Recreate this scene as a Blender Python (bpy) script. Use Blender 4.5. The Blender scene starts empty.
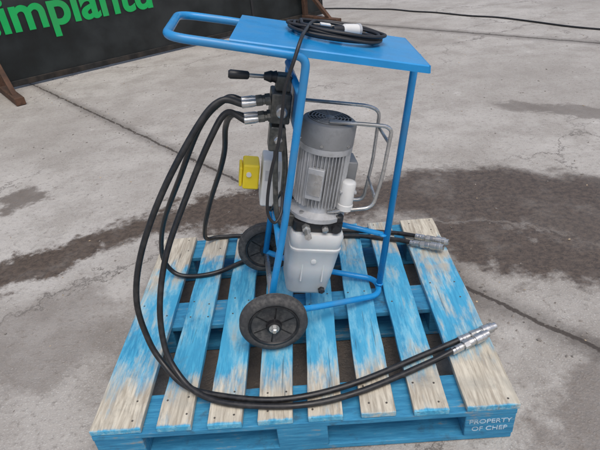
import bpy, bmesh, math, random
from mathutils import Vector, Matrix
random.seed(7)
SC=bpy.context.scene; COL=bpy.context.collection
# ------------------------------------------------------------------ helpers
def link(o,parent=None):
    COL.objects.link(o)
    if parent is not None: o.parent=parent
    return o
def empty(name,parent=None,mat=None):
    e=bpy.data.objects.new(name,None); e.empty_display_size=.1
    if mat is not None: e.matrix_local=mat
    return link(e,parent)
def mk(name,verts,faces,mat,parent=None,smooth=False,bevel=0,seg=2):
    me=bpy.data.meshes.new(name); me.from_pydata([tuple(v) for v in verts],[],faces); me.update()
    o=bpy.data.objects.new(name,me); me.materials.append(mat)
    if smooth:
        for p in me.polygons: p.use_smooth=True
    if bevel:
        b=o.modifiers.new('bevel','BEVEL'); b.width=bevel; b.segments=seg; b.limit_method='ANGLE'; b.angle_limit=math.radians(35)
        for p in me.polygons: p.use_smooth=True
        w=o.modifiers.new('wn','WEIGHTED_NORMAL'); w.keep_sharp=True
    return link(o,parent)
def boxg(c,s,rot=None):
    c=Vector(c); h=Vector(s)/2; V=[]
    for x in(-1,1):
        for y in(-1,1):
            for z in(-1,1):
                v=Vector((x*h.x,y*h.y,z*h.z)); 
                if rot is not None: v=rot@v
                V.append(v+c)
    F=[(0,1,3,2),(4,6,7,5),(0,4,5,1),(2,3,7,6),(0,2,6,4),(1,5,7,3)]
    return V,F
def box(name,c,s,mat,parent=None,bevel=.002,rot=None,seg=2):
    V,F=boxg(c,s,rot); return mk(name,V,F,mat,parent,bevel=bevel,seg=seg)
def merge(parts):
    V=[];F=[]
    for v,f in parts:
        n=len(V); V+=list(v); F+=[tuple(i+n for i in q) for q in f]
    return V,F
def crom(P,n=8):
    P=[Vector(p) for p in P]; out=[]
    N=len(P)
    for i in range(N-1):
        b,c=P[i],P[i+1]; a=P[i-1] if i>0 else b*2-c; d=P[i+2] if i+2<N else c*2-b
        for k in range(n):
            t=k/n; t2=t*t;t3=t2*t
            out.append(.5*((2*b)+(c-a)*t+(2*a-5*b+4*c-d)*t2+(3*b-a-3*c+d)*t3))
    out.append(P[-1])
    return out
def fillet(P,r,n=6):
    P=[Vector(p) for p in P]; out=[P[0]]
    for i in range(1,len(P)-1):
        a,b,c=P[i-1],P[i],P[i+1]; d1=(a-b);d2=(c-b)
        rr=min(r,d1.length*.48,d2.length*.48); p=b+d1.normalized()*rr;q=b+d2.normalized()*rr
        for k in range(n+1):
            t=k/n; out.append(p*(1-t)**2+b*2*t*(1-t)+q*t*t)
    out.append(P[-1]); return out
def sweepg(path,r,seg=12,closed=False):
    N=len(path); T=[]
    for i in range(N):
        if closed: t=path[(i+1)%N]-path[i-1]
        else: t=path[min(i+1,N-1)]-path[max(i-1,0)]
        T.append(t.normalized())
    n=T[0].orthogonal().normalized(); V=[];F=[]
    for i in range(N):
        n=(n-T[i]*n.dot(T[i])); 
        n=n.normalized() if n.length>1e-6 else T[i].orthogonal().normalized()
        b=T[i].cross(n)
        for k in range(seg):
            a=2*math.pi*k/seg; V.append(path[i]+(n*math.cos(a)+b*math.sin(a))*r)
    for i in range(N if closed else N-1):
        j=(i+1)%N
        for k in range(seg):
            l=(k+1)%seg; F.append((i*seg+k,i*seg+l,j*seg+l,j*seg+k))
    if not closed:
        F.append(tuple(reversed(range(seg)))); F.append(tuple((N-1)*seg+k for k in range(seg)))
    return V,F
def tube(name,path,r,mat,parent=None,seg=14,closed=False):
    V,F=sweepg([Vector(p) for p in path],r,seg,closed); return mk(name,V,F,mat,parent,smooth=True)
def latheg(prof,base,axis,seg=32):
    ax=Vector(axis).normalized(); n=ax.orthogonal().normalized()
    b=ax.cross(n); base=Vector(base); V=[];F=[]
    for r,h in prof:
        for k in range(seg):
            a=2*math.pi*k/seg; V.append(base+ax*h+(n*math.cos(a)+b*math.sin(a))*r)
    for i in range(len(prof)-1):
        for k in range(seg):
            l=(k+1)%seg; F.append((i*seg+k,i*seg+l,(i+1)*seg+l,(i+1)*seg+k))
    F.append(tuple(reversed(range(seg)))); F.append(tuple((len(prof)-1)*seg+k for k in range(seg)))
    return V,F
def autosmooth(o,ang=35):
    me=o.data
    bm=bmesh.new(); bm.from_mesh(me); bmesh.ops.remove_doubles(bm,verts=bm.verts,dist=1e-6)
    bmesh.ops.recalc_face_normals(bm,faces=bm.faces)
    for f in bm.faces: f.smooth=True
    for e in bm.edges:
        if len(e.link_faces)==2 and e.calc_face_angle(0)>math.radians(ang): e.smooth=False
    bm.to_mesh(me); bm.free(); return o
def lathe(name,prof,base,axis,mat,parent=None,seg=32,ang=35):
    V,F=latheg(prof,base,axis,seg); return autosmooth(mk(name,V,F,mat,parent),ang)
# ------------------------------------------------------------------ materials
def new(name):
    m=bpy.data.materials.new(name); m.use_nodes=True; nt=m.node_tree; b=nt.nodes['Principled BSDF']; return m,nt,b
class G:
    def __init__(s,nt): s.nt=nt
    def n(s,t,**k):
        x=s.nt.nodes.new(t)
        for a,v in k.items(): setattr(x,a,v)
        return x
    def l(s,a,b): s.nt.links.new(a,b)
    def put(s,sock,v):
        if isinstance(v,bpy.types.NodeSocket): s.l(v,sock)
        else: sock.default_value=v
    def math(s,op,a,b=0,c=None,clamp=False):
        x=s.n('ShaderNodeMath',operation=op,use_clamp=clamp); s.put(x.inputs[0],a); s.put(x.inputs[1],b)
        if c is not None: s.put(x.inputs[2],c)
        return x.outputs[0]
    def noise(s,vec,scale,detail=4,rough=.5,dist=0):
        x=s.n('ShaderNodeTexNoise'); 
        if vec is not None: s.l(vec,x.inputs['Vector'])
        x.inputs['Scale'].default_value=scale;x.inputs['Detail'].default_value=detail;x.inputs['Roughness'].default_value=rough;x.inputs['Distortion'].default_value=dist
        return x.outputs[0]
    def mr(s,v,a,b,c=0.,d=1.,smooth=True):
        x=s.n('ShaderNodeMapRange',interpolation_type='SMOOTHSTEP' if smooth else 'LINEAR'); s.put(x.inputs[0],v)
        for i,q in zip((1,2,3,4),(a,b,c,d)): s.put(x.inputs[i],q)
        return x.outputs[0]
    def mix(s,f,a,b,mode='MIX'):
        x=s.n('ShaderNodeMix',data_type='RGBA',blend_type=mode); s.put(x.inputs[0],f)
        for i,v in ((6,a),(7,b)):
            if isinstance(v,(tuple,list)): v=tuple(v)+((1,) if len(v)==3 else ())
            s.put(x.inputs[i],v)
        return x.outputs[2]
    def bump(s,h,strength,dist):
        x=s.n('ShaderNodeBump'); s.l(h,x.inputs['Height']); x.inputs['Strength'].default_value=strength; x.inputs['Distance'].default_value=dist
        return x.outputs[0]
def simple(name,col,rough=.5,metal=0,var=.25,scale=30,dirt=None,dirtamt=.3,bump=.15,coat=0):
    m,nt,b=new(name); g=G(nt); tc=g.n('ShaderNodeTexCoord').outputs['Object']
    n1=g.noise(tc,scale,4,.6); n2=g.noise(tc,scale*.25,3,.6)
    dark=tuple(c*(1-var) for c in col); light=tuple(min(1,c*(1+var)) for c in col)
    c=g.mix(g.mr(n1,.3,.7),dark,light)
    if dirt is not None:
        c=g.mix(g.math('MULTIPLY',g.mr(g.math('ADD',n2,g.math('MULTIPLY',n1,.5)),.68,1.0),dirtamt),c,dirt)
    g.l(c,b.inputs['Base Color']); g.put(b.inputs['Roughness'],g.mr(n2,.3,.7,max(.05,rough-.1),min(1,rough+.12)))
    b.inputs['Metallic'].default_value=metal
    if coat: b.inputs['Coat Weight'].default_value=coat
    if bump: g.l(g.bump(n1,bump,.001),b.inputs['Normal'])
    return m
M_blue=simple('blue_powder_coat',(.012,.26,.60),.28,0,.08,14,(.10,.17,.22),.45,.06)
M_black=simple('black_plastic',(.018,.018,.02),.45,0,.2,40)
M_rub=simple('hose_rubber',(.013,.013,.014),.40,0,.25,60,(.05,.048,.045),.35,.15)
M_tyre=simple('tyre_rubber',(.050,.050,.051),.8,0,.2,90,(.13,.125,.115),.5,.3)
M_rim=simple('wheel_rim_plastic',(.014,.014,.016),.38,0,.2,60,(.06,.058,.055),.35,.1)
M_alu=simple('cast_aluminium',(.52,.53,.54),.45,.35,.12,60,(.20,.19,.17),.5,.2)
M_alud=simple('painted_grey_cover',(.27,.275,.28),.5,.2,.12,50,(.10,.10,.09),.4,.15)
M_steel=simple('zinc_steel',(.56,.56,.55),.30,.8,.2,70,(.17,.15,.12),.5,.2)
M_tank=simple('grey_tank_plastic',(.64,.655,.65),.42,0,.05,9,(.33,.31,.26),.45,.06)
M_tank.node_tree.nodes['Principled BSDF'].inputs['Subsurface Weight'].default_value=.15
M_tank.node_tree.nodes['Principled BSDF'].inputs['Subsurface Scale'].default_value=.01
M_white=simple('white_plastic',(.70,.70,.68),.4,0,.05,20,(.35,.32,.28),.35,.05)
M_yel=simple('yellow_plastic',(.86,.66,.02),.4,0,.06,20,(.3,.2,.05),.2,.05)
M_dk=simple('dark_valve_metal',(.085,.09,.085),.42,.5,.3,50,(.19,.17,.14),.6,.3)
M_slot=simple('slot_dark',(.01,.01,.01),.8,0,.2,50)
M_rust=simple('rusty_steel',(.11,.055,.032),.85,.1,.5,12,(.03,.022,.018),.8,.6)
M_board=simple('black_hoarding',(.006,.009,.010),.40,0,.5,3,(.03,.033,.033),.5,.05)
M_rail=simple('dark_board_rail',(.018,.017,.016),.7,.2,.5,9,(.07,.05,.035),.5,.3)
M_green=simple('green_lettering',(.0,.40,.09),.45,0,.1,4,(.05,.12,.06),.4,0)
M_wtext=simple('white_stencil',(.42,.56,.66),.8,0,.35,80,(.10,.22,.32),.8,0)
M_stone=simple('debris_stone',(.20,.18,.16),.9,0,.5,15)
M_chip=simple('wood_chip',(.42,.33,.22),.9,0,.4,15)

def palletmat():
    m,nt,b=new('pallet_painted_wood'); g=G(nt)
    tc=g.n('ShaderNodeTexCoord').outputs['Object']; oi=g.n('ShaderNodeObjectInfo')
    off=g.n('ShaderNodeVectorMath',operation='MULTIPLY_ADD'); cmb=g.n('ShaderNodeCombineXYZ')
    for i in range(3): g.l(oi.outputs['Random'],cmb.inputs[i])
    g.l(cmb.outputs[0],off.inputs[0]); off.inputs[1].default_value=(31,17,9); g.l(tc,off.inputs[2]); v=off.outputs[0]
    def st(sx,sc,det,ro,di):
        mp=g.n('ShaderNodeMapping'); g.l(v,mp.inputs[0]); mp.inputs['Scale'].default_value=(sx,1,sx); return g.noise(mp.outputs[0],sc,det,ro,di)
    grain=st(11,9,5,.65,.5); streak=st(5.0,3.8,6,.74,.2); cr=st(30,3.0,3,.6,0)
    blot=g.noise(v,7,4,.6,.4)
    sx=g.n('ShaderNodeSeparateXYZ'); g.l(tc,sx.inputs[0]); y=sx.outputs[1]
    oc=g.n('ShaderNodeSeparateColor'); g.l(oi.outputs['Color'],oc.inputs[0])
    yw=g.math('ADD',y,g.math('MULTIPLY',g.math('SUBTRACT',blot,.5),.30))
    fr=g.math('MULTIPLY',g.mr(yw,-.22,-.44),oc.outputs[0])
    bk=g.math('MULTIPLY',g.mr(yw,.18,.38),oc.outputs[1])
    s=g.math('ADD',g.math('ADD',g.math('MULTIPLY',fr,.28),g.math('MULTIPLY',bk,.30)),g.math('MULTIPLY',oc.outputs[2],.4))
    s=g.math('SUBTRACT',s,g.mr(y,-.485,-.505,0.,.35))
    t=g.math('ADD',g.math('ADD',g.math('MULTIPLY',streak,.70),g.math('MULTIPLY',blot,.30)),s)
    bare=g.mr(t,.565,.78)
    wood=g.mix(g.mr(grain,.3,.7),(.37,.30,.21),(.69,.61,.47))
    wood=g.mix(g.mr(blot,.48,.75),wood,(.42,.37,.29))
    ln=g.noise(v,2.3,3,.5)
    blue=g.mix(g.mr(grain,.3,.72),(.026,.235,.42),(.080,.42,.63))
    blue=g.mix(g.mr(ln,.4,.65),blue,(.050,.33,.54))
    blue=g.mix(g.math('MULTIPLY',g.mr(streak,.44,.62),.65),blue,(.24,.55,.68))
    c=g.mix(g.math('MULTIPLY',bare,.92),blue,wood)
    d=g.noise(v,11,6,.72); c=g.mix(g.math('MULTIPLY',g.mr(d,.53,.80),.50),c,(.13,.125,.11))
    crk=g.mr(cr,.65,.72)
    c=g.mix(g.math('MULTIPLY',crk,.50),c,(.06,.07,.07))
    g.l(c,b.inputs['Base Color']); g.put(b.inputs['Roughness'],g.mr(d,.3,.7,.6,.85))
    g.l(g.bump(g.math('SUBTRACT',g.math('MULTIPLY',grain,.5),crk),.6,.0028),b.inputs['Normal']); return m
M_pal=palletmat()
def sidemat():
    m,nt,b=new('pallet_side_paint'); g=G(nt)
    tc=g.n('ShaderNodeTexCoord').outputs['Object']
    mp=g.n('ShaderNodeMapping'); g.l(tc,mp.inputs[0]); mp.inputs['Scale'].default_value=(1,8,10)
    gr=g.noise(mp.outputs[0],9,5,.7,.2); bl=g.noise(tc,9,5,.7)
    c=g.mix(g.mr(gr,.3,.7),(.016,.16,.31),(.045,.28,.47))
    c=g.mix(g.math('MULTIPLY',g.mr(g.math('ADD',g.math('MULTIPLY',gr,.5),g.math('MULTIPLY',bl,.5)),.54,.66),.75),c,(.30,.25,.18))
    c=g.mix(g.math('MULTIPLY',g.mr(bl,.28,.45,1.,0.),.6),c,(.04,.04,.038))
    g.l(c,b.inputs['Base Color']); b.inputs['Roughness'].default_value=.78
    g.l(g.bump(gr,.5,.002),b.inputs['Normal']); return m
M_palside=sidemat()
M_nail=simple('rusty_nail',(.09,.08,.07),.7,.3,.3,90)

def groundmat():
    m,nt,b=new('weathered_concrete'); g=G(nt)
    tc=g.n('ShaderNodeTexCoord').outputs['Object']
    n_big=g.noise(tc,.55,4,.6); n_mid=g.noise(tc,3.2,6,.70); n_fine=g.noise(tc,38,4,.75); n_agg=g.noise(tc,150,1,.6)
    c=g.mix(g.mr(n_big,.35,.65),(.34,.318,.288),(.44,.418,.385))
    c=g.mix(g.math('MULTIPLY',g.mr(n_mid,.42,.64),.6),c,(.265,.243,.215))
    c=g.mix(g.math('MULTIPLY',g.mr(n_mid,.30,.40,1,0),.5),c,(.53,.515,.48))
    c=g.mix(g.math('MULTIPLY',g.mr(n_fine,.5,.70),.6),c,(.17,.155,.135))
    c=g.mix(g.math('MULTIPLY',g.mr(n_agg,.58,.72),.5),c,(.58,.57,.54))
    nw=g.n('ShaderNodeTexNoise'); g.l(tc,nw.inputs['Vector']); nw.inputs['Scale'].default_value=4.2; nw.inputs['Detail'].default_value=6; nw.inputs['Roughness'].default_value=.72
    sub=g.n('ShaderNodeVectorMath',operation='SUBTRACT'); g.l(nw.outputs['Color'],sub.inputs[0]); sub.inputs[1].default_value=(.5,.5,.5)
    ma=g.n('ShaderNodeVectorMath',operation='MULTIPLY_ADD'); g.l(sub.outputs[0],ma.inputs[0]); ma.inputs[1].default_value=(.62,.62,0); g.l(tc,ma.inputs[2]); w=ma.outputs[0]
    total=None
    ST=[(-1.25,.66,.55,.13,37,1),(-.60,.99,.56,.14,24,1),(-.05,.97,.62,.19,0,1),(.98,.94,.68,.29,-12,1),(1.5,.66,.48,.31,-25,.95),
        (.98,.42,.54,.21,-25,1),(1.55,.26,.48,.10,-20,.9),(-1.75,1.33,.14,.16,0,.7),
        (2.0,2.0,.55,.12,-30,.55),(.95,-.42,.32,.20,40,.55),(-1.0,.1,.30,.26,0,.4),(0,.1,.64,.6,0,.85)]  # last ellipse darkens the ground beneath the pallet
    for cx,cy,rx,ry,rot,wt in ST:
        mp=g.n('ShaderNodeMapping',vector_type='TEXTURE'); g.l(w,mp.inputs[0]); mp.inputs['Location'].default_value=(cx,cy,0); mp.inputs['Rotation'].default_value=(0,0,math.radians(rot)); mp.inputs['Scale'].default_value=(rx,ry,1)
        ln=g.n('ShaderNodeVectorMath',operation='LENGTH'); g.l(mp.outputs[0],ln.inputs[0])
        q=g.mr(ln.outputs['Value'],.78,1.34,wt,0.)
        total=q if total is None else g.math('MAXIMUM',total,q)
    wet_and_dark=g.math('MULTIPLY',total,g.mr(n_mid,.28,.50,.80,1.))
    c=g.mix(g.math('MULTIPLY',wet_and_dark,.96),c,g.mix(g.mr(n_fine,.35,.65),(.046,.032,.023),(.105,.076,.055)))
    sx=g.n('ShaderNodeSeparateXYZ'); g.l(tc,sx.inputs[0]); X,Y=sx.outputs[0],sx.outputs[1]
    wob=g.math('MULTIPLY',g.math('SUBTRACT',g.noise(tc,9,4,.7),.5),.06)
    jt=None
    for (x0,y0,x1,y1,wd) in [(-2.819,4.068,.647,.203,.012),(-2.2,9.1,-7,14.,.02)]:
        L=math.hypot(x1-x0,y1-y0); nx,ny=(y1-y0)/L,-(x1-x0)/L
        dd=g.math('ADD',g.math('MULTIPLY_ADD',X,nx,g.math('MULTIPLY',Y,ny)),-(x0*nx+y0*ny))
        dd=g.math('ABSOLUTE',g.math('ADD',dd,wob))
        j=g.mr(dd,wd*.5,wd*1.4,1.,0.); sh=g.mr(dd,wd,wd*8,.45,0.)
        j=g.math('MAXIMUM',j,sh); jt=j if jt is None else g.math('MAXIMUM',jt,j)
    c=g.mix(g.math('MULTIPLY',jt,.90),c,(.036,.027,.021))
    vo=g.n('ShaderNodeTexVoronoi',feature='DISTANCE_TO_EDGE'); g.l(w,vo.inputs['Vector']); vo.inputs['Scale'].default_value=.55
    ck=g.math('MULTIPLY',g.mr(vo.outputs['Distance'],.001,.007,1.,0.),g.mr(n_big,.42,.56,0.,.65))
    c=g.mix(ck,c,(.08,.07,.06))
    g.l(c,b.inputs['Base Color'])
    rg=g.math('SUBTRACT',.88,g.math('MULTIPLY',wet_and_dark,.38)); g.l(rg,b.inputs['Roughness'])
    h=g.math('ADD',g.math('MULTIPLY',n_fine,.9),g.math('MULTIPLY',n_agg,.4))
    g.l(g.bump(h,.75,.007),b.inputs['Normal']); return m
M_gr=groundmat()
# ------------------------------------------------------------------ ground
S=150; mk('concrete_ground',[(-S,-S,0),(S,-S,0),(S,S,0),(-S,S,0)],[(0,1,2,3)],M_gr)
# ------------------------------------------------------------------ debris
def bits(n1,n2,rmin,rmax):
    parts=[]
    for i in range(n1+n2):
        if i<n1:
            t=random.random(); x=-2.819+3.9*t+random.gauss(0,.07); y=4.068-4.36*t+random.gauss(0,.07)
        else: x=random.uniform(-3,3.2); y=random.uniform(-.9,5)
        if abs(x)<.62 and abs(y)<.52 and random.random()<.5: continue
        r=random.uniform(rmin,rmax); bm=bmesh.new(); bmesh.ops.create_icosphere(bm,subdivisions=1,radius=r)
        for v in bm.verts: v.co*=random.uniform(.6,1.3)
        bm.verts.index_update(); a=random.uniform(0,3.1); ca,sa=math.cos(a),math.sin(a); e=random.uniform(1,2.2)
        parts.append(([Vector((v.co.x*e*ca-v.co.y*sa+x,v.co.x*e*sa+v.co.y*ca+y,v.co.z*.6+r*.3)) for v in bm.verts],[tuple(v.index for v in f.verts) for f in bm.faces])); bm.free()
    return merge(parts)
V,F=bits(380,420,.0015,.006); mk('loose_debris',V,F,M_stone)
V,F=bits(20,130,.0015,.005); mk('wood_chips',V,F,M_chip)
# ------------------------------------------------------------------ pallet
pal=empty('wooden_pallet')
x=-.6
widths=[.145]+[.098]*6+[.145]; gap=(1.2-sum(widths))/7
cols=[(.80,1,.24),(1.,.85,.12),(1.,.80,.05),(.95,.4,.06),(1,.3,.04),(1,.4,.07),(1,.65,.14),(.9,.75,.32)]
xs=[]
for k,wd in enumerate(widths):
    cx=x+wd/2; xs.append((cx,wd)); y0=-.5+random.uniform(-.003,.005); y1=.5+random.uniform(-.005,.004)
    V=[];n=12; sk_=random.uniform(-.004,.004)
    for i in range(n+1):
        yy=y0+(y1-y0)*i/n; e0=random.uniform(-.0015,.0015); e1=random.uniform(-.0015,.0015); zz=random.uniform(-.0006,.0006); s_=sk_*(i/n-.5)*2
        for (px,pz) in ((cx-wd/2+e0+s_,.130),(cx+wd/2+e1+s_,.130),(cx+wd/2+e1+s_,.150+zz),(cx-wd/2+e0+s_,.150+zz)): V.append((px,yy,pz))
    F=[(3,2,1,0),tuple(n*4+q for q in range(4))]
    for i in range(n):
        for q in range(4): F.append((i*4+q,i*4+(q+1)%4,(i+1)*4+(q+1)%4,(i+1)*4+q))
    o=mk('deck_board_%d'%(k+1),V,F,M_pal,pal,bevel=.0025); o.color=cols[k]+(1,)
    x+=wd+gap
for i,yy in enumerate((-.43,0,.43)):
    box('stringer_board_%d'%(i+1),(0,yy,.119),(1.196,.135,.019),M_palside,pal,.002)
bx=(-.528,0,.528); k=0
for yy in (-.43,0,.43):
    for xx in bx:
        k+=1; box('block_%d'%k,(xx,yy,.0655),(.14 if xx else .145,.132,.086),M_palside,pal,.004)
for i,yy in enumerate((-.43,0,.43)): box('base_board_x%d'%(i+1),(0,yy,.0125),(1.19,.128,.019),M_palside,pal,.002)
parts=[]
for cx,wd in xs:
    for yy in (-.43,0,.43):
        for sx_ in (-.3,.3):
            for sy_ in (-.035,.035):
                if random.random()<.3: continue
                parts.append(latheg([(.0032,0),(.0032,.0010)],(cx+sx_*wd+random.uniform(-.009,.009),yy+sy_+random.uniform(-.014,.014),.1497),(0,0,1),8))
V,F=merge(parts); mk('nail_heads',V,F,M_nail,pal)
def text(name,body,size,mat,parent,M,off=0,ext=.001,align='CENTER'):
    cu=bpy.data.curves.new(name,'FONT'); cu.body=body; cu.size=size; cu.offset=off; cu.extrude=ext; cu.align_x=align; cu.align_y='BOTTOM_BASELINE'
    cu.materials.append(mat); o=bpy.data.objects.new(name,cu); o.matrix_local=M; return link(o,parent)
RX=Matrix.Rotation(math.pi/2,4,'X')
text('stencil_line_1','PROPERTY',.025,M_wtext,pal,Matrix.Translation((.528,-.4966,.076))@RX,.0002,.0004)
text('stencil_line_2','OF CHEP',.025,M_wtext,pal,Matrix.Translation((.528,-.4966,.045))@RX,.0002,.0004)
# ------------------------------------------------------------------ trolley
MID=Vector((-.108,-.014,0)); YAW=math.radians(5.93)
CM=Matrix.Translation(MID)@Matrix.Rotation(YAW,4,'Z')
tr=empty('hydraulic_power_pack_trolley',None,CM)
WZ=.262
up=[(.012,-.165,WZ+.01),(.026,-.165,.35),(.083,-.165,.563),(.178,-.165,.985),(.190,-.165,1.040),(.016,-.165,1.086),(-.132,-.165,1.124),(-.132,.165,1.124),(.03,.165,1.086),(.190,.165,1.040),(.178,.165,.985),(.083,.165,.563),(.012,.165,WZ+.01)]
tube('frame_handle_and_uprights',fillet(up,.055,8),.0108,M_blue,tr,16)
base=[(.015,-.165,WZ+.012),(.07,-.160,.252),(.17,-.125,.222),(.395,-.045,.166),(.405,.045,.166),(.17,.125,.20),(.015,.165,WZ+.012)]
tube('frame_base_loop',fillet(base,.045,8),.0105,M_blue,tr,14)
tube('frame_leg',[Vector((.402,0,.165)),Vector((.512,0,.95)),Vector((.517,0,.975))],.0112,M_blue,tr,16)
tube('frame_brace',[Vector((.418,0,.39)),Vector((.27,.10,.40)),Vector((.05,.163,.42))],.009,M_blue,tr)
tube('frame_cross_bar',[Vector((.065,-.163,.50)),Vector((.065,.163,.50))],.010,M_blue,tr)
tube('frame_top_cross_bar',[Vector((.165,-.163,.955)),Vector((.165,.163,.955))],.009,M_blue,tr)
lathe('weld_bead_1',[(.0125,-.003),(.0145,0),(.0125,.003)],(.4045,0,.182),(.14,0,1),M_blue,tr,20,80)
lathe('weld_bead_2',[(.0122,-.003),(.014,0),(.0122,.003)],(.4175,-.002,.39),(.14,0,1),M_blue,tr,20,80)
def trz(a): return 1.106-(a-.0)*.243
V=[];hw=.170
prof=[(-hw,-.020),(-hw,-.003),(-hw+.003,0),(hw-.003,0),(hw,-.003),(hw,-.020)]
prof_in=[(b_*(1-.012),z_-.003 if abs(b_)<hw else z_) for b_,z_ in prof]
aN=.030; aF=.512
for a in (aN,aF):
    for b_,z_ in prof+prof_in[::-1]: V.append((a+(.018*(b_/hw)),b_,trz(a)+z_+.004))
n=12;F=[]
for i in range(n): F.append((i,(i+1)%n,n+(i+1)%n,n+i))
for e in (0,n):
    for i in range(5): F.append((e+i,e+i+1,e+n-2-i,e+n-1-i))
autosmooth(mk('tray_sheet',V,F,M_blue,tr),25)
V=[]
for (da,dz) in ((0,.0035),(.003,.0025),(.003,-.016),(0,-.016)):
    for b_ in (-hw,hw): V.append((aF+.0003+da+.018*(b_/hw),b_,trz(aF)+.0005+dz))
mk('tray_end_lip',V,[(0,1,3,2),(2,3,5,4),(4,5,7,6),(6,7,1,0),(0,2,4,6),(1,7,5,3)],M_blue,tr)
Rt=Matrix.Rotation(math.atan(.243),3,'Y')
def wheel(name,b,sgn):
    w=empty(name,tr); c=Vector((.015,b,WZ)); ax=(0,sgn,0); h=.022
    lathe('tyre',[(.078,-h+.006),(.081,-h+.001),(.086,-h),(.096,-h+.002),(.1025,-h+.007),(.1055,-.010),(.106,0),(.1055,.010),(.1025,h-.007),(.096,h-.002),(.086,h),(.081,h-.001),(.078,h-.006)],c,ax,M_tyre,w,56,60)
    parts=[]
    for sb in (-.009,0,.009): parts.append(sweepg([c+Vector((.1054*math.cos(2*math.pi*k/56),sb,.1054*math.sin(2*math.pi*k/56))) for k in range(56)],.0016,6,True))
    V,F=merge(parts); mk('tread_ribs',V,F,M_tyre,w,smooth=True)
    lathe('rim',[(.03,-.004),(.066,-.005),(.071,-h+.004),(.0735,-h+.001),(.0785,-h+.001),(.0795,-h+.006),(.0795,h-.006),(.0785,h-.001),(.0735,h-.001),(.071,h-.004),(.066,.005),(.03,.004)],c,ax,M_rim,w,56,30)
    lathe('hub',[(.018,-.030),(.023,-.028),(.027,-.006),(.027,.006),(.023,.028),(.018,.030)],c,ax,M_rim,w,28,30)
    parts=[]
    for i in range(6):
        a=i*math.pi/3+.3; d=Vector((math.cos(a),0,math.sin(a))); R=Matrix.Rotation(-a,3,'Y')
        parts.append(boxg(c+d*.047,(.046,.032,.008),R))
    V,F=merge(parts); mk('spokes',V,F,M_rim,w,bevel=.0015)
    lathe('axle_washer',[(.016,0),(.016,.002)],c+Vector((0,sgn*.030,0)),ax,M_steel,w,24)
    lathe('axle_end',[(.0095,0),(.0095,.012),(.007,.015)],c+Vector((0,sgn*.031,0)),ax,M_steel,w,6)
wheel('near_wheel',-.212,-1); wheel('far_wheel',.212,1)
tube('axle',[Vector((.015,-.195,WZ)),Vector((.015,.195,WZ))],.009,M_steel,tr)
# ------ power unit
TL=math.radians(12)
UM=Matrix.Translation((.134,0,.222))@Matrix.Rotation(TL,4,'Y')
un=empty('power_unit',tr,UM)
def rrect(hx,hy,r,n=6):
    P=[]
    for cx,cy,a0 in((hx-r,hy-r,0),(-hx+r,hy-r,90),(-hx+r,-hy+r,180),(hx-r,-hy+r,270)):
        for k in range(n+1):
            a=math.radians(a0+90*k/n); P.append((cx+r*math.cos(a),cy+r*math.sin(a)))
    return P
def loft(name,secs,mat,parent,ang=50):
    V=[];F=[]
    for (hx,hy,r,z,ox) in secs:
        for p in rrect(hx,hy,r): V.append((p[0]+ox,p[1],z))
    n=28
    for i in range(len(secs)-1):
        for k in range(n): F.append((i*n+k,i*n+(k+1)%n,(i+1)*n+(k+1)%n,(i+1)*n+k))
    F.append(tuple(reversed(range(n)))); F.append(tuple((len(secs)-1)*n+k for k in range(n)))
    return autosmooth(mk(name,V,F,mat,parent),ang)
loft('oil_tank',[(.058,.064,.02,.018,-.004),(.066,.072,.024,.022,-.004),(.070,.076,.026,.032,-.004),(.073,.079,.027,.080,-.002),(.075,.081,.028,.084,-.002),(.078,.084,.028,.130,0),(.082,.088,.028,.195,.003),(.084,.090,.028,.198,.003),(.084,.090,.028,.206,.003),(.080,.086,.028,.209,.003),(.083,.089,.028,.215,.003),(.086,.092,.028,.250,.003),(.082,.088,.026,.261,.003),(.072,.078,.024,.264,.003)],M_tank,un)
RR=Matrix.Rotation(math.radians(-3.6),3,'X')
for i,xx in enumerate((-.034,.036)): box('tank_rib_%d'%(i+1),(xx,-.0832,.135),(.006,.006,.110),M_tank,un,.0028,RR,3)
lathe('level_mark_plug',[(.009,0),(.009,.003),(.006,.004)],(.0,-.0855,.16),(0,-1,0),M_tank,un,20)
lathe('oil_drain_plug',[(.012,0),(.012,.010),(.008,.013)],(.043,-.078,.043),(0,-1,0),M_black,un,6)
loft('manifold_block',[(.074,.074,.012,.265,0),(.078,.078,.012,.270,0),(.078,.078,.012,.300,0)],M_black,un)
box('manifold_valve_left',(-.095,-.03,.290),(.040,.05,.04),M_dk,un,.004)
lathe('relief_valve',[(.014,0),(.014,.02),(.009,.022),(.009,.05),(.012,.052),(.012,.060)],(-.04,-.078,.284),(0,-1,0),M_steel,un,6)
lathe('plug_1',[(.011,0),(.011,.014),(.006,.016)],(.02,-.078,.284),(0,-1,0),M_steel,un,6)
lathe('plug_2',[(.013,0),(.013,.012)],(.055,-.078,.284),(0,-1,0),M_black,un,16)
lathe('breather_cap',[(.018,0),(.018,.018),(.014,.022)],(.062,-.055,.300),(0,0,1),M_black,un,20)
lathe('motor_flange',[(.088,.302),(.092,.304),(.092,.318),(.086,.320),(.070,.330),(.064,.345)],(0,0,0),(0,0,1),M_alu,un,40)
parts=[]
for i in range(4):
    a=math.radians(45+90*i); parts.append(latheg([(.008,.318),(.008,.328)],(.078*math.cos(a),.078*math.sin(a),0),(0,0,1),6))
V,F=merge(parts); mk('flange_bolts',V,F,M_steel,un)
lathe('motor_stator',[(.055,.335),(.064,.345),(.064,.530),(.060,.538)],(0,0,0),(0,0,1),M_alu,un,48)
parts=[]
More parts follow.
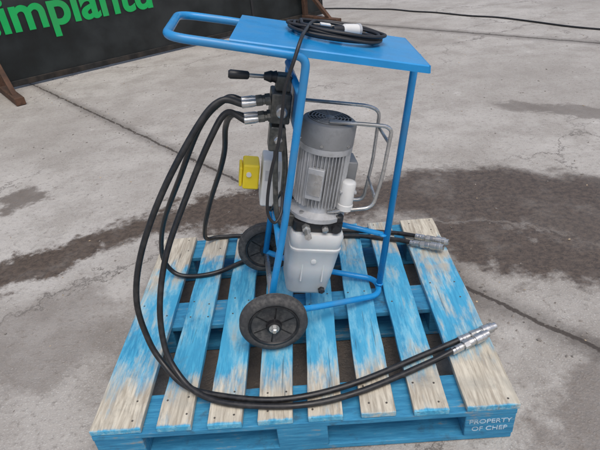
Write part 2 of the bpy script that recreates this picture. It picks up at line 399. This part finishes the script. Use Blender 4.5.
for q in range(4):
    for j in range(-5,6):
        off_=j*.0105
        L=math.sqrt(max(0,.079**2-off_**2)); inn=math.sqrt(max(0,.060**2-off_**2))
        if L-inn<.002: continue
        a=q*math.pi/2; R=Matrix.Rotation(a,3,'Z')
        c=R@Vector(((L+inn)/2,off_,.437)); parts.append(boxg(c,(L-inn,.0026,.180),R))
V,F=merge(parts); mk('motor_fins',V,F,M_alu,un,bevel=.0006,seg=1)
box('motor_nameplate_pad',(-.030,-.070,.430),(.050,.018,.10),M_alu,un,.002,Matrix.Rotation(math.radians(-22),3,'Z'))
box('motor_nameplate',(-.0338,-.0796,.430),(.042,.0015,.07),M_steel,un,.0004,Matrix.Rotation(math.radians(-22),3,'Z'))
lathe('motor_end_shield',[(.074,.520),(.081,.523),(.081,.541),(.076,.544)],(0,0,0),(0,0,1),M_alu,un,48)
lathe('fan_cover',[(.078,.540),(.0815,.542),(.0815,.600),(.078,.609),(.070,.613),(.064,.6135)],(0,0,0),(0,0,1),M_alud,un,48,40)
lathe('fan_grille_back',[(.064,.6125),(.064,.6140)],(0,0,0),(0,0,1),M_slot,un,40)
parts=[]
for r in (.014,.024,.034,.044,.054,.064):
    parts.append(sweepg([Vector((r*math.cos(2*math.pi*k/40),r*math.sin(2*math.pi*k/40),.6155)) for k in range(40)],.0017,6,True))
for i in range(8):
    a=i*math.pi/4; parts.append(sweepg([Vector((.006*math.cos(a),.006*math.sin(a),.6155)),Vector((.066*math.cos(a),.066*math.sin(a),.6155))],.0016,6))
parts.append(latheg([(.012,.6145),(.012,.6175)],(0,0,0),(0,0,1),16))
V,F=merge(parts); mk('fan_grille',V,F,M_alud,un,smooth=True)
parts=[]
for i in range(6):
    a=math.radians(i*60+10); parts.append(latheg([(.0045,.0),(.0045,.003)],(.0812*math.cos(a),.0812*math.sin(a),.552),(math.cos(a),math.sin(a),0),8))
V,F=merge(parts); mk('cover_screws',V,F,M_steel,un)
box('terminal_box',(.083,.02,.445),(.045,.085,.085),M_alud,un,.006)
lathe('capacitor',[(.016,0),(.021,.003),(.0225,.008),(.0225,.088),(.020,.092),(.014,.095)],(.078,-.052,.345),(0,0,1),M_white,un,28)
lathe('capacitor_cap',[(.0245,0),(.0245,.018),(.022,.020)],(.078,-.052,.343),(0,0,1),M_white,un,28)
box('capacitor_clamp',(.078,-.046,.405),(.052,.040,.008),M_alu,un,.001)
gN=[(.225,-.065,.545),(.368,-.065,.538),(.400,-.065,.64),(.428,-.065,.785),(.412,-.065,.800),(.250,-.065,.835)]
gF=[(.225,.095,.515),(.372,.095,.478),(.408,.095,.62),(.434,.095,.79),(.395,.095,.812),(.165,.095,.862)]
tube('guard_hoop_near',fillet(gN,.03,6),.0058,M_steel,tr,12)
tube('guard_hoop_far',fillet(gF,.03,6),.0058,M_steel,tr,12)
tube('guard_link',[Vector((.421,-.065,.745)),Vector((.425,.095,.745))],.005,M_steel,tr,10)
tube('guard_link_low',[Vector((.378,-.065,.565)),Vector((.392,.095,.565))],.005,M_steel,tr,10)
RV=Matrix.Rotation(TL,3,'Y')
box('valve_body',(.118,-.03,.888),(.055,.085,.085),M_dk,tr,.005,RV)
box('valve_cap',(.135,-.03,.950),(.042,.05,.045),M_dk,tr,.006,RV)
box('valve_mount_plate',(.155,0,.885),(.006,.30,.09),M_blue,tr,.001,RV)
box('valve_lower_body',(.098,-.035,.800),(.045,.06,.075),M_dk,tr,.006,RV)
lathe('valve_spool_end',[(.015,0),(.015,.03),(.011,.034)],(.118,-.072,.888),(0,-1,0),M_steel,tr,20)
lathe('valve_spool_low',[(.012,0),(.012,.02),(.008,.024)],(.100,-.065,.805),(0,-1,0),M_steel,tr,6)
for i,(bb,zz) in enumerate(((-.06,.912),(-.025,.912),(-.060,.866),(-.025,.866))):
    lathe('port_fitting_%d'%(i+1),[(.0125,0),(.0125,.014),(.009,.015),(.009,.022),(.0112,.023),(.0112,.040)],(.094,bb,zz),(-1,0,.0),M_dk,tr,6)
tube('lever_rod',[Vector((.135,-.03,.962)),Vector((.05,-.03,.978)),Vector((.035,-.03,.981))],.0055,M_steel,tr,10)
lathe('lever_grip',[(.008,0),(.011,.004),(.012,.03),(.0125,.05),(.009,.056)],(.045,-.03,.979),(-1,0,.19),M_black,tr,20)
lathe('lever_boot',[(.017,0),(.014,.010),(.016,.016),(.010,.034)],(.118,-.03,.966),(-1,0,.19),M_black,tr,20)
tube('pressure_pipe',crom([(.085,-.06,.505),(.070,-.06,.56),(.080,-.05,.68),(.095,-.04,.78)],8),.008,M_dk,tr,10)
tube('return_pipe',crom([(.12,.0,.50),(.098,.0,.58),(.115,-.01,.70),(.12,-.01,.85)],8),.009,M_dk,tr,10)
tube('motor_lead',crom([(.095,.07,.60),(.13,.03,.56),(.16,.09,.60),(.24,.07,.66)],8),.005,M_black,tr,8)
sw=empty('motor_switch_box',tr)
box('switch_housing',(.072,.085,.610),(.075,.09,.165),M_white,sw,.008,RV,3)
box('switch_yellow_base',(.005,.085,.642),(.052,.082,.085),M_yel,sw,.007,RV,3)
box('switch_yellow_flap',(-.027,.085,.645),(.010,.070,.066),M_yel,sw,.004,RV,3)
box('switch_label',(.072,.0392,.64),(.045,.0012,.035),M_alu,sw,.0003,RV)
lathe('switch_latch',[(.008,0),(.008,.006)],(.0,.0445,.655),(0,-1,0),M_white,sw,16)
lathe('switch_gland',[(.010,0),(.012,.004),(.012,.016),(.008,.02)],(.052,.06,.528),(0,0,-1),M_black,sw,12)
# ------------------------------------------------------------------ power cable
pc=empty('power_cable',None,CM)
def tz(a,b): return trz(a)+.0105
P=[];random.seed(3)
for loop in range(5):
    ca=.300+random.uniform(-.018,.018); cb=.035+random.uniform(-.018,.018); ra=.116+random.uniform(-.016,.014); rb=.094+random.uniform(-.020,.016)
    for k in range(10):
        t=2*math.pi*(k/10)+math.pi*.9; a=ca+ra*math.cos(t)+random.uniform(-.004,.004); b=cb+rb*math.sin(t); P.append((a,b,tz(a,b)+loop*.0042+random.uniform(0,.005)))
P+= [(.20,-.09,trz(.2)+.03),(.178,-.178,trz(.178)+.022),(.155,-.205,1.045),(.128,-.205,.985),(.116,-.203,.93),(.098,-.200,.85),(.070,-.195,.77),(.050,-.192,.69),(.045,-.19,.635),(.060,-.188,.605),(.082,-.17,.625),(.092,-.12,.66),(.085,-.02,.60),(.055,.05,.515),(.052,.06,.512)]
tube('cable',crom(P,5),.0046,M_black,pc,8)
q=Vector((.315,.035,trz(.315)+.026))
lathe('plug_body',[(.010,0),(.015,.006),(.0165,.036),(.0165,.052)],q,(.9,.35,-.20),M_white,pc,20)
lathe('plug_collar',[(.0185,.048),(.0185,.055)],q,(.9,.35,-.20),M_alu,pc,20)
lathe('plug_gland',[(.008,-.03),(.010,-.02),(.011,.001)],q,(.9,.35,-.20),M_black,pc,14)
box('cable_tag',(.275,.075,trz(.275)+.028),(.03,.018,.006),M_white,pc,.002,Rt)
# ------------------------------------------------------------------ hoses
def coupling(par,p,d,name='coupler'):
    d=Vector(d).normalized(); p=Vector(p)
    lathe(name+'_ferrule',[(.0100,-.045),(.0118,-.043),(.0118,-.034),(.0108,-.033),(.0118,-.032),(.0118,-.022),(.0108,-.021),(.0118,-.02),(.0118,-.006),(.008,-.003),(.008,.002)],p,d,M_steel,par,20,30)
    lathe(name+'_hex',[(.0140,0),(.0140,.018),(.010,.0185)],p,d,M_steel,par,6,20)
    lathe(name+'_body',[(.0120,.018),(.013,.020),(.013,.034),(.0115,.036),(.0115,.040),(.0158,.041),(.0158,.062),(.0150,.063),(.0150,.067),(.0158,.068),(.0158,.078),(.012,.081),(.012,.092),(.009,.092),(.009,.080)],p,d,M_steel,par,24,30)
def cw(a,b,z): return tuple(CM@Vector((a,b,z)))
H=[
 [cw(.018,-.06,.912),(-.14,-.075,.928),(-.2045,-.10,.880),(-.327,-.15,.720),(-.4205,-.20,.553),(-.460,-.25,.411),(-.4495,-.28,.277),(-.411,-.315,.207),(-.345,-.37,.172),(-.25,-.405,.161),(-.057,-.438,.161),(.147,-.402,.161),(.401,-.302,.164),(.51,-.262,.171)],
 [cw(.018,-.060,.866),(-.135,-.05,.885),(-.185,-.08,.830),(-.270,-.12,.69),(-.355,-.19,.53),(-.395,-.25,.39),(-.398,-.30,.27),(-.365,-.345,.20),(-.30,-.400,.168),(-.19,-.443,.161),(.0,-.462,.161),(.17,-.430,.161),(.38,-.345,.162),(.478,-.303,.171)],
 [cw(.018,-.025,.866),(-.125,-.03,.872),(-.165,.06,.805),(-.195,.14,.70),(-.235,.20,.60),(-.31,.30,.44),(-.375,.37,.28),(-.395,.42,.185),(-.35,.46,.162),(-.22,.455,.161),(0,.44,.161),(.2,.43,.161),(.40,.385,.161),(.50,.325,.171)],
 [cw(.018,-.025,.912),(-.135,-.03,.918),(-.225,.0,.84),(-.340,.06,.650),(-.46,.14,.44),(-.515,.19,.28),(-.505,.20,.195),(-.45,.19,.162),(-.331,.197,.161),(-.197,.275,.161),(0,.37,.161),(.2,.39,.161),(.38,.34,.161),(.47,.285,.171)],
]
for i,pts in enumerate(H):
    h=empty('hydraulic_hose')
    path=crom(pts,10); tube('hose',path,.0092,M_rub,h,12)
    d=(Vector(pts[-1])-Vector(pts[-2])); d.z=0.0
    coupling(h,Vector(pts[-1])+d.normalized()*.03,d+Vector((0,0,.01*(1 if i%2 else .4))))
    p0=Vector(pts[0]); ax=(CM.to_3x3()@Vector((1,0,0)))
    lathe('end_ferrule',[(.0092,0),(.0108,.002),(.0108,.030),(.0088,.040)],p0-ax*.004,ax,M_steel,h,16)
# ------------------------------------------------------------------ advertising board
P0=Vector((-3.24,4.01,0)); D=Vector((3.69,2.94,0)).normalized(); Nn=Vector((D.y,-D.x,0))
BM=Matrix(((D.x,-Nn.x,0,P0.x),(D.y,-Nn.y,0,P0.y),(0,0,1,0),(0,0,0,1)))
bd=empty('advertising_hoarding',None,BM)
box('panel',(.95,.03,1.23),(7.5,.04,2.36),M_board,bd,.004)
box('bottom_rail',(.95,.014,.055),(7.5,.05,.06),M_rail,bd,.004)
for i,s in enumerate((-2.6,-.8,3.4,4.65)): box('panel_joint_%d'%(i+1),(s,.006,1.3),(.035,.012,2.2),M_black,bd,.002)
text('lettering','www.implantu',.50,M_green,bd,Matrix.Translation((1.98,.004,.565))@RX,.012,.004,'RIGHT')
text('lettering_upper','PLANT SALES',.62,M_wtext,bd,Matrix.Translation((2.6,.004,1.45))@RX,.008,.004,'RIGHT')
for i,s in enumerate((.05,4.3)):
    V,F=merge([boxg((s,-.38,.04),(.09,.80,.07)),boxg((s,-.04,.35),(.07,.06,.66)),boxg((s,-.33,.26),(.05,.76,.05),Matrix.Rotation(math.radians(38),3,'X'))])
    mk('support_foot_%d'%(i+1),V,F,M_rust,bd,bevel=.004)
random.seed(11)
P=[]
for i in range(15):
    t=i/14; P.append((.35+3.9*t+random.uniform(-.03,.03),7.6-4.0*t+random.uniform(-.05,.05)+.35*math.sin(t*5),.011))
tube('ground_cable',crom(P,6),.010,M_rub,None,8)
# ------------------------------------------------------------------ camera
C=Vector((.094,-1.397,1.327)); yaw,pitch,roll=-.044,.549,-.104
f=Vector((math.sin(yaw)*math.cos(pitch),math.cos(yaw)*math.cos(pitch),-math.sin(pitch))); r=Vector((math.cos(yaw),-math.sin(yaw),0)); u=r.cross(f)
c,s=math.cos(roll),math.sin(roll); r2=r*c+u*s; u2=-r*s+u*c
cd=bpy.data.cameras.new('camera'); cam=bpy.data.objects.new('camera',cd); COL.objects.link(cam)
cam.matrix_world=Matrix(((r2.x,u2.x,-f.x,C.x),(r2.y,u2.y,-f.y,C.y),(r2.z,u2.z,-f.z,C.z),(0,0,0,1)))
cd.sensor_width=36; cd.lens=30; cd.clip_end=600; cd.clip_start=.02; SC.camera=cam
# ------------------------------------------------------------------ light
w=bpy.data.worlds.new('World'); SC.world=w; w.use_nodes=True; nt=w.node_tree; bg=nt.nodes['Background']
sk=nt.nodes.new('ShaderNodeTexSky'); sk.sky_type='NISHITA'; sk.sun_disc=False
el,az=math.radians(66),math.radians(160)
sk.sun_elevation=el; sk.sun_rotation=az; sk.dust_density=4; sk.air_density=1.0; sk.ozone_density=.6
nt.links.new(sk.outputs[0],bg.inputs[0]); bg.inputs[1].default_value=.15
sd=bpy.data.lights.new('sun','SUN'); sd.energy=1.5; sd.angle=math.radians(45); sd.color=(1,.98,.94)
so=bpy.data.objects.new('sun',sd); COL.objects.link(so)
dv=Vector((math.sin(az)*math.cos(el),math.cos(az)*math.cos(el),math.sin(el))); so.rotation_euler=dv.to_track_quat('Z','Y').to_euler()
SC.view_settings.view_transform='Standard'; SC.view_settings.look='None'; SC.view_settings.exposure=0
